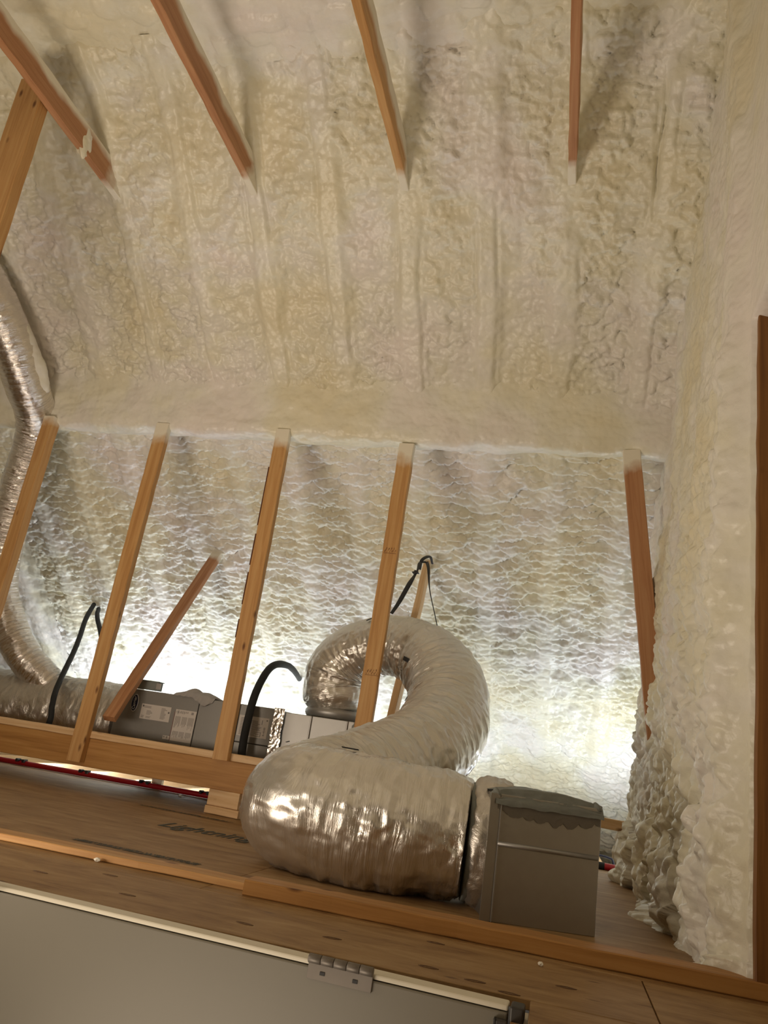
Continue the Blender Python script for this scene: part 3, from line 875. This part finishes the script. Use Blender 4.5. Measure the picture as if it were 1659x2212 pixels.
tpart('collar', [(-1.262, 4.43, 0.552, 0.165), (-1.262, 4.43, 0.575, 0.180), (-1.262, 4.43, 0.600, 0.178), (-1.262, 4.43, 0.612, 0.155)], M['sheet_light'], duct, dm, step=0.008, nu=80, disp=wrinkle(0.003, 0, 38, 0.004))
# dark markings of tape on the duct jacket
PP, ss_, QQ = tube_pts(path, 0.0075, 168, wrinkle(0.006, 0.020, 5, 0.016, 0.17))
def duct_patch(name, X0, wv, wu, ang, mat, lift=0.003):
    d = np.linalg.norm(PP - np.array(X0), axis=-1)
    i, j = np.unravel_index(np.argmin(d), d.shape)
    c = Vector(PP[i, j]); nv = Vector(PP[i, j] - QQ[i, :3]).normalized()
    tv = Vector(QQ[min(i + 2, len(QQ) - 1), :3] - QQ[i - 2, :3]).normalized()
    tv = Matrix.Rotation(ang, 3, nv) @ tv
    bv = nv.cross(tv)
    bm = box_bm(wv, wu, 0.003, 0.001, 1)
    mt = Matrix(((tv.x, bv.x, nv.x), (tv.y, bv.y, nv.y), (tv.z, bv.z, nv.z))).to_4x4(); mt.translation = c + nv * (lift - 0.0)
    return bm_to(name, bm, mat, duct, mt)
duct_patch('tape_mark', (-0.79, 4.02, 0.90), 0.050, 0.022, 0.3, M['strap'], 0.008)
duct_patch('tape_mark', (-0.69, 2.66, 0.402), 0.060, 0.014, 0.1, M['strap'], 0.008)
duct_patch('tape_mark', (-0.93, 2.72, 0.39), 0.024, 0.010, 0.4, M['strap'], 0.008)
duct_patch('tape_mark', (-1.10, 4.24, 1.12), 0.034, 0.010, 0.6, M['strap'], 0.008)
duct_patch('tape_mark', (-0.68, 3.78, 0.66), 0.030, 0.012, 1.0, M['strap'], 0.008)

# hanging strap
st = empty('hanging_strap', (-0.89, 4.62, 1.56))
tag(st, 'knotted black strap hung on the thin brace above the duct loop', 'strap')
def ribbon(name, pts, wd, mat, parent, nrm=(0, -1, 0)):
    Q, s = catmull([(*p, 0) for p in pts], 0.012)
    C = Q[:, :3]; T = np.gradient(C, axis=0); T /= np.linalg.norm(T, axis=1)[:, None]
    S = np.cross(T, np.array(nrm, float)); S /= np.linalg.norm(S, axis=1)[:, None]
    W = wd if hasattr(wd, '__len__') else [wd, wd]
    ww = np.interp(np.linspace(0, 1, len(s)), np.linspace(0, 1, len(W)), W)[:, None] / 2
    Nn = np.cross(S, T) * 0.0012
    P = np.stack([C - S * ww - Nn, C + S * ww - Nn, C + S * ww + Nn, C - S * ww + Nn], 1)
    return link(name, grid_mesh(name, P, False, None, closed_u=True), mat, parent, Matrix())
ribbon('strap_front', [(-0.885, 4.60, 1.585), (-0.905, 4.50, 1.55), (-0.898, 4.40, 1.47), (-0.915, 4.30, 1.36), (-0.945, 4.24, 1.24), (-0.970, 4.20, 1.165)], [0.015, 0.022, 0.010, 0.028, 0.026, 0.018], M['strap'], st)
ribbon('strap_rear', [(-0.885, 4.60, 1.585), (-0.850, 4.50, 1.52), (-0.800, 4.36, 1.36), (-0.735, 4.26, 1.20), (-0.685, 4.20, 1.075)], [0.022, 0.016, 0.006, 0.005, 0.005], M['strap'], st)
ribbon('strap_loop', [(-0.915, 4.55, 1.52), (-0.90, 4.52, 1.575), (-0.87, 4.60, 1.62), (-0.865, 4.70, 1.60)], [0.02, 0.02, 0.012], M['strap'], st)
bm = bmesh.new(); bmesh.ops.create_icosphere(bm, subdivisions=2, radius=0.016)
for v in bm.verts: v.co = Vector((v.co.x * 1.3, v.co.y, v.co.z * 0.8)) * (1 + 0.3 * math.sin(v.co.x * 300 + v.co.z * 200))
bm_to('knot', bm, M['strap'], st, Matrix.Translation((-0.900, 4.39, 1.462)))

# plain silver flexible duct at the left
dl = tube('round_duct', [(-3.56, 3.05, 2.86, 0.128), (-3.42, 3.20, 2.66, 0.128), (-3.345, 3.40, 2.46, 0.128), (-3.34, 3.66, 2.25, 0.125), (-3.375, 3.86, 2.13, 0.122), (-3.425, 3.97, 1.98, 0.116), (-3.475, 4.02, 1.80, 0.112), (-3.545, 4.12, 1.468, 0.110), (-3.575, 4.22, 1.10, 0.110), (-3.49, 4.30, 0.86, 0.108), (-3.345, 4.34, 0.68, 0.106), (-3.15, 4.38, 0.535, 0.100), (-3.08, 4.42, 0.46, 0.095)],
          M['foil_ring'], step=0.006, nu=96, disp=wrinkle(0.005, 0.006, 60, 0.004, crk=0.002))
tag(dl, 'shiny crinkled silver round duct passing through the foam at far left', 'duct')
dlm = dl.matrix_world.translation.copy()
tpart('foam_overspray', [(-3.33, 3.30, 2.58, 0.050), (-3.270, 3.43, 2.46, 0.060), (-3.250, 3.60, 2.32, 0.062), (-3.262, 3.72, 2.23, 0.05)], M['foam'], dl, dlm, step=0.01, nu=40, disp=wrinkle(0.006, 0.0, 66, 0.01))
tag(dl.children[0], 'cream foam skin along the duct side')

# foil wrapped trunk duct behind the beam
tr = tube('trunk_duct', [(-5.3, 4.45, 0.36, 0.215), (-4.2, 4.45, 0.36, 0.215), (-3.45, 4.45, 0.36, 0.215), (-3.0, 4.45, 0.37, 0.215), (-2.75, 4.45, 0.375, 0.22), (-2.56, 4.45, 0.37, 0.215)], M['foil_wrap'], step=0.008, nu=110, disp=wrinkle(0.005, 0.0, 70, 0.016, 0.7, crk=0.006))
tag(tr, 'dull foil wrapped trunk duct lying behind the beam at left', 'duct')

# ================================================================== AIR HANDLER
ah = empty('air_handler', (-2.03, 4.42, 0.06))
tag(ah, 'grey air handler cabinet with oval badge and paper labels behind the beam', 'air handler')
X0, X1, ZT, ZB, YF = -2.525, -1.548, 0.562, 0.115, 4.20
box('cabinet', ((X0 - 2.012) / 2, YF + 0.29, (ZT + ZB) / 2), (-2.013 - X0, 0.58, ZT - ZB), M['cabinet'], ah, 0.003)
box('coil_section', ((-2.009 - 1.760) / 2, YF + 0.29, (ZT + ZB) / 2), (-1.760 + 2.009, 0.58, ZT - ZB), M['cabinet'], ah, 0.003)
box('access_panel', ((-1.757 + X1) / 2, YF + 0.29, 0.4605), (X1 + 1.757, 0.58, 0.203), M['cabinet'], ah, 0.003)
box('access_panel', ((-1.757 + X1) / 2, YF + 0.29, 0.2355), (X1 + 1.757, 0.58, 0.241), M['cabinet'], ah, 0.003)
box('frame_core', ((X0 + X1) / 2, YF + 0.295, 0.3385), (X1 - X0 - 0.01, 0.56, 0.435), M['seam'], ah)
for fx in (-2.45, -2.0, -1.62):
    box('foot_pad', (fx, 4.765, 0.0485), (0.07, 0.03, 0.135), M['wood_pale'], ah, 0.002)
FR = Matrix(((1, 0, 0, 0), (0, 0, -1, 0), (0, 1, 0, 0), (0, 0, 0, 1)))   # text plane XY -> wall plane XZ facing -Y
def on_face(x, z, d=0.001, rz=0.0): return Matrix.Translation((x, YF - d, z)) @ FR @ Matrix.Rotation(rz, 4, 'Z')
def ell(name, x, z, a, b_, d, th, mat, par):
    bm = bmesh.new()
    bmesh.ops.create_cone(bm, cap_ends=True, segments=40, radius1=1, radius2=0.97, depth=th)
    bmesh.ops.scale(bm, vec=(a, b_, 1), verts=bm.verts)
    return bm_to(name, bm, mat, par, on_face(x, z, d))
badge = ell('badge', -2.412, 0.484, 0.0215, 0.050, 0.002, 0.004, M['silver'], ah)
ell('badge_face', -2.412, 0.484, 0.0195, 0.047, 0.0035, 0.004, M['navy'], badge).matrix_local = Matrix.Translation((0, 0, 0.0012))
tm = text_mesh('badge_lettering', 'Carrier', 0.026, M['silver'], badge, None, 0.0004, 0.95)
tm.matrix_local = Matrix.Translation((0.000, 0, 0.0038)) @ Matrix.Rotation(R_(90), 4, 'Z')

def paper(x0, x1, z0, z1):
    return box('paper_label', ((x0 + x1) / 2, YF - 0.0008, (z0 + z1) / 2), (x1 - x0, 0.0012, z1 - z0), M['label'], ah)
def ink_block(par, rects, mat, name='printed_lines'):
    bm = bmesh.new()
    for (a, b_, c, d) in rects:
        vs = [bm.verts.new((p, YF - 0.0017, q)) for p, q in ((a, c), (b_, c), (b_, d), (a, d))]
        bm.faces.new(vs)
    return tag(bm_to(name, bm, mat, par, Matrix()), kind='stuff')
def lines(x0, x1, z0, z1, n, vertical, seed, fill=0.55, gap=0.25):
    r = random.Random(seed); out = []
    for k in range(n):
        if vertical:
            xa = x0 + (x1 - x0) * k / n; xb = xa + (x1 - x0) / n * fill
            lz = (z1 - z0) * r.uniform(0.55, 1.0)
            out.append((xa, xb, z1 - lz, z1))
        else:
            za = z0 + (z1 - z0) * k / n; zb = za + (z1 - z0) / n * fill
            out.append((x0, x0 + (x1 - x0) * r.uniform(0.55, 1.0), za, zb))
    return out
L1 = paper(-2.363, -2.175, 0.403, 0.487)
ink_block(L1, lines(-2.325, -2.285, 0.43, 0.455, 4, False, 1) + lines(-2.345, -2.30, 0.466, 0.480, 2, False, 2) + lines(-2.235, -2.195, 0.415, 0.478, 9, False, 3) + lines(-2.325, -2.28, 0.410, 0.422, 3, False, 4) + lines(-2.355, -2.335, 0.41, 0.425, 3, False, 5), M['ink_soft'])
ink_block(L1, [(-2.357, -2.347, 0.47, 0.48), (-2.19, -2.181, 0.45, 0.46)], M['ink'], 'printed_symbols')
L2 = paper(-2.144, -2.015, 0.309, 0.483)
ink_block(L2, lines(-2.138, -2.103, 0.375, 0.445, 7, True, 6) + lines(-2.096, -2.063, 0.375, 0.445, 7, True, 7) + lines(-2.057, -2.020, 0.375, 0.445, 8, True, 8) + lines(-2.138, -2.10, 0.325, 0.363, 8, True, 9) + lines(-2.096, -2.063, 0.325, 0.363, 7, True, 10) + lines(-2.057, -2.02, 0.325, 0.363, 8, True, 11), M['ink_soft'])
ink_block(L2, lines(-2.112, -2.06, 0.458, 0.476, 5, True, 12) + [(-2.045, -2.030, 0.462, 0.476)], M['ink_soft'], 'printed_heading')
for a in (0,):
    bm = bmesh.new()
    for r0, r1 in ((0.0125, 0.0105),):
        o_ = [bm.verts.new((r0 * math.cos(t), 0, r0 * math.sin(t))) for t in (0, math.pi / 2, math.pi, 1.5 * math.pi)]
        i_ = [bm.verts.new((r1 * math.cos(t), 0, r1 * math.sin(t))) for t in (0, math.pi / 2, math.pi, 1.5 * math.pi)]
        for k in range(4): bm.faces.new((o_[k], o_[(k + 1) % 4], i_[(k + 1) % 4], i_[k]))
    g = [bm.verts.new((0.004 * math.cos(t), 0, 0.005 * math.sin(t))) for t in np.linspace(0, 2 * math.pi, 8, endpoint=False)]
    bm.faces.new(g)
    bm_to('warning_diamond', bm, M['ink'], L2, Matrix.Translation((-2.127, YF - 0.0018, 0.468)))
L3 = paper(-1.752, -1.573, 0.393, 0.504)
ink_block(L3, lines(-1.74, -1.70, 0.40, 0.495, 12, False, 14) + lines(-1.69, -1.61, 0.40, 0.485, 16, False, 15, 0.6), M['ink_soft'])
ink_block(L3, [(-1.613, -1.610, 0.40, 0.425), (-1.613, -1.610, 0.465, 0.49), (-1.588, -1.580, 0.487, 0.494)], M['ink'], 'printed_symbols')
text_mesh('printed_code', 'R-454B', 0.0155, M['ink'], L3, on_face(-1.592, 0.43, 0.0018, R_(90)), 0.0001)
L4 = paper(-2.191, -2.148, 0.311, 0.331)
ink_block(L4, lines(-2.188, -2.152, 0.314, 0.328, 2, True, 18), M['ink_soft'])
ink_block(ah, [(-2.149, -2.1475, 0.30, 0.47)], simple('red_line', (0.3, 0.05, 0.04), 0.5), 'red_edge')
box('junction_box', (-2.375, 4.24, 0.592), (0.155, 0.06, 0.048), M['mastic'], ah, 0.002)
box('junction_box_lid', (-2.375, 4.24, 0.618), (0.165, 0.07, 0.005), M['mastic'], ah, 0.001)
box('seam_edge', (-2.29, 4.206, 0.593), (0.03, 0.004, 0.036), M['sheet_light'], ah, 0.001)

# grey rag draped over the cabinet's front edge
def rag():
    n, mm = 46, 30
    P = np.zeros((n, mm, 3))
    u = np.linspace(0, 1, n); v = np.linspace(0, 1, mm)
    U, V = np.meshgrid(u, v, indexing='ij')
    x = -2.165 + 0.25 * U + 0.02 * np.sin(V * 4)
    bulge = np.exp(-((U - 0.30) / 0.22) ** 2) * 0.045 + np.exp(-((U - 0.70) / 0.2) ** 2) * 0.028
    y = 4.30 - 0.13 * V
    z = 0.566 + bulge * np.sin(np.clip(V * 1.05, 0, 1) * math.pi) + 0.006 * np.sin(U * 26 + V * 9) * V
    over = np.clip((V - 0.78) / 0.22, 0, 1)
    y = np.where(V > 0.78, 4.30 - 0.13 * 0.78 - 0.006 * over - 0.004, y)
    hang = 0.004 + 0.042 * np.clip(1 - np.abs(U - 0.80) / 0.32, 0, 1)
    z = np.where(V > 0.78, z * (1 - over) + (0.562 - hang) * over, z)
    y = y + 0.006 * np.sin(U * 40) * over
    P = np.stack([x, y, z], -1)
    me = grid_mesh('rag', P)
    o = link('rag', me, M['cloth'])
    c = Vector((-2.04, 4.22, 0.57))
    for vv in me.vertices: vv.co -= c
    o.location = c
    md = o.modifiers.new('thick', 'SOLIDIFY'); md.thickness = 0.003
    tag(o, 'crumpled grey rag draped over the top edge of the air handler', 'rag')
rag()

# supply plenum of bare sheet metal
pl = empty('plenum', (-1.2, 4.42, 0.06))
tag(pl, 'bright sheet metal plenum to the right of the air handler', 'plenum')
for (a, b_) in ((-1.495, -1.338), (-1.336, -1.130), (-1.128, -0.92)):
    box('metal_panel', ((a + b_) / 2, 4.50, 0.334), (b_ - a, 0.57, 0.436), M['sheet_light'], pl, 0.003)
for x in (-1.337, -1.129):
    box('standing_seam', (x, 4.211, 0.311), (0.008, 0.012, 0.478), M['sheet_light'], pl, 0.002)
tp = [( -1.548, 0), (-1.49, 0)]
U_, V_ = np.meshgrid(np.linspace(-1.552, -1.492, 14), np.linspace(0.08, 0.568, 90), indexing='xy')
Yt = 4.196 - 0.006 * np.abs(fbm(U_ * 40, V_ * 30, 130)) - 0.003 * fbm(U_ * 12, V_ * 9, 131)
Uj = U_ + 0.006 * fbm(V_ * 18, U_ * 3, 133)
link('foil_tape', grid_mesh('foil_tape', np.stack([Uj, Yt, V_], -1)), simple('foil_tape', (0.75, 0.72, 0.68), 0.22, 1.0, 0.4, 60), pl, Matrix())
U_, V_ = np.meshgrid(np.linspace(-1.11, -1.03, 20), np.linspace(0.46, 0.552, 20), indexing='xy')
Yt = 4.2125 - 0.004 * (1 - np.abs((U_ + 1.07) / 0.04)) * (0.5 + 0.5 * fbm(U_ * 40, V_ * 40, 135)) + 0.003
link('mastic_patch', grid_mesh('mastic_patch', np.stack([U_ + 0.008 * fbm(V_ * 40, U_, 136), Yt, V_ + 0.01 * fbm(U_ * 40, V_, 137)], -1)), M['mastic'], pl, Matrix())
# ================================================================== INSULATED LINES
ln = tube('refrigerant_line', [(-2.850, 4.06, 0.20, 0.0165), (-2.855, 4.09, 0.32, 0.0165), (-2.875, 4.10, 0.40, 0.0165), (-2.943, 4.20, 0.515, 0.0165), (-3.165, 4.60, 0.797, 0.0165), (-3.40, 4.97, 1.03, 0.0165), (-3.536, 5.22, 1.175, 0.0165)], M['black'], step=0.015, nu=14, disp=wrinkle(0.001, 0, 140, 0.0015))
tag(ln, 'black insulated line slanting up in front of the trunk duct', 'insulated line', 'black insulated lines')
ln = tube('refrigerant_line', [(-3.02, 4.64, 0.52, 0.0165), (-3.03, 4.66, 0.70, 0.0165), (-3.16, 4.86, 0.88, 0.0165), (-3.40, 5.10, 1.07, 0.0165), (-3.50, 5.24, 1.15, 0.0165)], M['black'], step=0.015, nu=14, disp=wrinkle(0.001, 0, 142, 0.0015))
tag(ln, 'black insulated line coming down behind the trunk duct, right of the slanting one', 'insulated line', 'black insulated lines')
ln = tube('refrigerant_line', [(-1.66, 4.13, 0.20, 0.022), (-1.672, 4.13, 0.34, 0.022), (-1.672, 4.13, 0.466, 0.022), (-1.682, 4.19, 0.624, 0.022), (-1.682, 4.30, 0.762, 0.022), (-1.685, 4.45, 0.828, 0.022), (-1.696, 4.70, 0.850, 0.020), (-1.745, 5.0, 0.836, 0.018), (-1.84, 5.35, 0.835, 0.016), (-1.94, 5.66, 0.86, 0.016)], M['black'], step=0.015, nu=16, disp=wrinkle(0.001, 0, 144, 0.002))
tag(ln, 'thick black hose arching from the air handler into the roof foam', 'insulated line', 'black insulated lines')

# ================================================================== REGISTER BOX
rb = empty('register_box', (-0.168, 2.449, 0.0), (0, 0, R_(16.4)))
tag(rb, 'galvanized sheet metal register box with grey mastic rim, standing on the plywood', 'register box')
RBW, RBD, RBH = 0.318, 0.36, 0.345
def rbm(x, y, z): return full(rb) @ Matrix.Translation((x, y, z))
def rbox(name, c, s, mat, bev=0.0, par=None):
    o = bm_to(name, box_bm(*s, bev, 2), mat, par or rb, None)
    o.matrix_local = Matrix.Translation(c)
    return o
body = rbox('box_body', (RBW / 2, RBD / 2, RBH / 2), (RBW, RBD, RBH), M['sheet'], 0.002)
# the stiffening bead pressed across the front
bm = bmesh.new()
bmesh.ops.create_cone(bm, cap_ends=True, segments=16, radius1=0.007, radius2=0.007, depth=RBW - 0.02)
q = bm_to('pressed_bead', bm, M['sheet_light'], rb, None, True)
q.matrix_local = Matrix.Translation((RBW / 2 + 0.004, -0.001, 0.208)) @ Matrix.Rotation(R_(90), 4, 'Y')
rbox('side_flange', (-0.004, -0.0015, RBH / 2), (0.028, 0.003, RBH), M['sheet'], 0.001)
rbox('side_flange', (0.0155, -0.0035, RBH / 2 - 0.01), (0.004, 0.003, RBH - 0.02), M['sheet_light'], 0.001)
# bulged mastic covered rim on top
def rim():
    n, mm = 60, 30
    U, V = np.meshgrid(np.linspace(-0.004, RBW + 0.004, n), np.linspace(-1, 1, mm), indexing='ij')
    bow = 0.020 * np.sin(np.clip((U + 0.01) / (RBW + 0.02), 0, 1) * math.pi) ** 0.7
    th = V * math.pi / 2
    y = 0.012 + np.where(V < 0, -0.018 * np.cos(th * 0 + (1 + V) * math.pi / 2) * 1.0, V * 0.30)
    z = RBH - 0.03 + np.where(V < 0, (1 + V) * 0.035, 0.035) + bow * np.clip(1 + V, 0, 1)
    z = z + 0.004 * fbm(U * 30, V * 6, 150)
    y = y + 0.004 * fbm(U * 24, V * 5, 151) - 0.006 * (V < -0.6)
    return np.stack([U, y, z], -1)
q = link('mastic_rim', grid_mesh('mastic_rim', rim()), M['mastic'], rb); q.matrix_local = Matrix()
# ragged smear of mastic below the rim
U, V = np.meshgrid(np.linspace(0.004, RBW - 0.004, 90), np.linspace(0, 1, 24), indexing='ij')
dep = 0.028 + 0.030 * np.abs(fbm(U * 22, U * 0, 155)) + 0.018 * np.sin(U / RBW * math.pi)
Zs = RBH - 0.012 - dep * V
Ys = -0.0032 - 0.002 * np.sin(V * math.pi) * (0.6 + 0.4 * fbm(U * 60, V * 10, 156))
q = link('mastic_smear', grid_mesh('mastic_smear', np.stack([U, Ys, Zs], -1)), M['mastic_thin'], rb); q.matrix_local = Matrix()
for cx in (0.002, RBW - 0.012):
    bm = bmesh.new(); bmesh.ops.create_icosphere(bm, subdivisions=3, radius=0.017)
    for v in bm.verts: v.co *= 1 + 0.15 * math.sin(v.co.x * 260 + v.co.z * 190)
    q = bm_to('mastic_lump', bm, M['mastic'], rb, None, True); q.matrix_local = Matrix.Translation((cx, 0.014, RBH - 0.002))

# ================================================================== HATCH DOOR
hd = empty('hatch_door', (-0.9, 1.70, 0), (0, 0, R_(-2.1)))
tag(hd, 'off-white attic hatch door hanging open in the foreground', 'hatch door')
def hbox(name, c, s, mat, bev=0.0, par=None, rot=None):
    o = bm_to(name, box_bm(*s, bev, 2), mat, par or hd, None)
    o.matrix_local = Matrix.Translation(c) @ (rot if rot else Matrix())
    return o
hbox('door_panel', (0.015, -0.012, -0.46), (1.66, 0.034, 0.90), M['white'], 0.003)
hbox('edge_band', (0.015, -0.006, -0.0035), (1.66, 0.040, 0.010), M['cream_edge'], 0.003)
for hx, lab in ((0.522, None), (-0.36, None)):
    h = hbox('hinge', (hx, -0.032, -0.014), (0.132, 0.004, 0.032), M['hinge'], 0.001)
    for k in range(5):
        bm = bmesh.new(); bmesh.ops.create_cone(bm, cap_ends=True, segments=18, radius1=0.0085, radius2=0.0085, depth=0.0255)
        bmesh.ops.bevel(bm, geom=[e for e in bm.edges if len(e.link_faces) == 2 and e.calc_face_angle() > 1], offset=0.0008, segments=1, affect='EDGES')
        q = bm_to('hinge_knuckle', bm, M['hinge'], h, None, True)
        q.matrix_local = Matrix.Translation((-0.053 + k * 0.0265, -0.004, 0.020)) @ Matrix.Rotation(R_(90), 4, 'Y')
    for sx_ in (-0.035, 0.032):
        q = hbox('screw_slot', (0, 0, 0), (0.010, 0.003, 0.006), M['seam'], 0, h); q.matrix_local = Matrix.Translation((sx_, -0.002, -0.003))
hbox('corner_bracket', (0.862, -0.018, -0.14), (0.026, 0.040, 0.29), M['bracket'], 0.004)
hbox('bracket_arm', (0.836, -0.036, -0.165), (0.022, 0.012, 0.29), M['bracket'], 0.003)
hbox('bracket_lip', (0.824, -0.034, -0.165), (0.004, 0.018, 0.29), M['seam'], 0.001)

# crumbs of foam lying on the decking
cm = bmesh.new(); bmesh.ops.create_icosphere(cm, subdivisions=2, radius=1)
for v in cm.verts: v.co *= 1 + 0.25 * math.sin(v.co.x * 4 + v.co.y * 6) * math.cos(v.co.z * 5)
cme = bpy.data.meshes.new('foam_crumb'); cm.to_mesh(cme); cm.free(); cme.materials.append(M['crumb'])
crumbs = [(-1.245, 2.165, 0.010, 'foam crumb lying against the thin left floor strip'),
          (0.13, 2.30, 0.011, 'foam crumb on the plywood right of the register box'),
          (-0.005, 2.03, 0.008, 'foam crumb on the plywood in front of the thick floor board'),
          (-2.15, 4.50, 0.012, 'foam crumb beside the red tube near the wood blocks')]
for k, (x, y, s, lab) in enumerate(crumbs):
    c = bpy.data.objects.new('foam_crumb', cme); COL.objects.link(c)
    c.location = (x, y, s * 0.55); c.scale = (s, s * 0.7, s * 0.6); c.rotation_euler = (0, 0, k)
    tag(c, lab, 'foam crumb', 'foam crumbs')
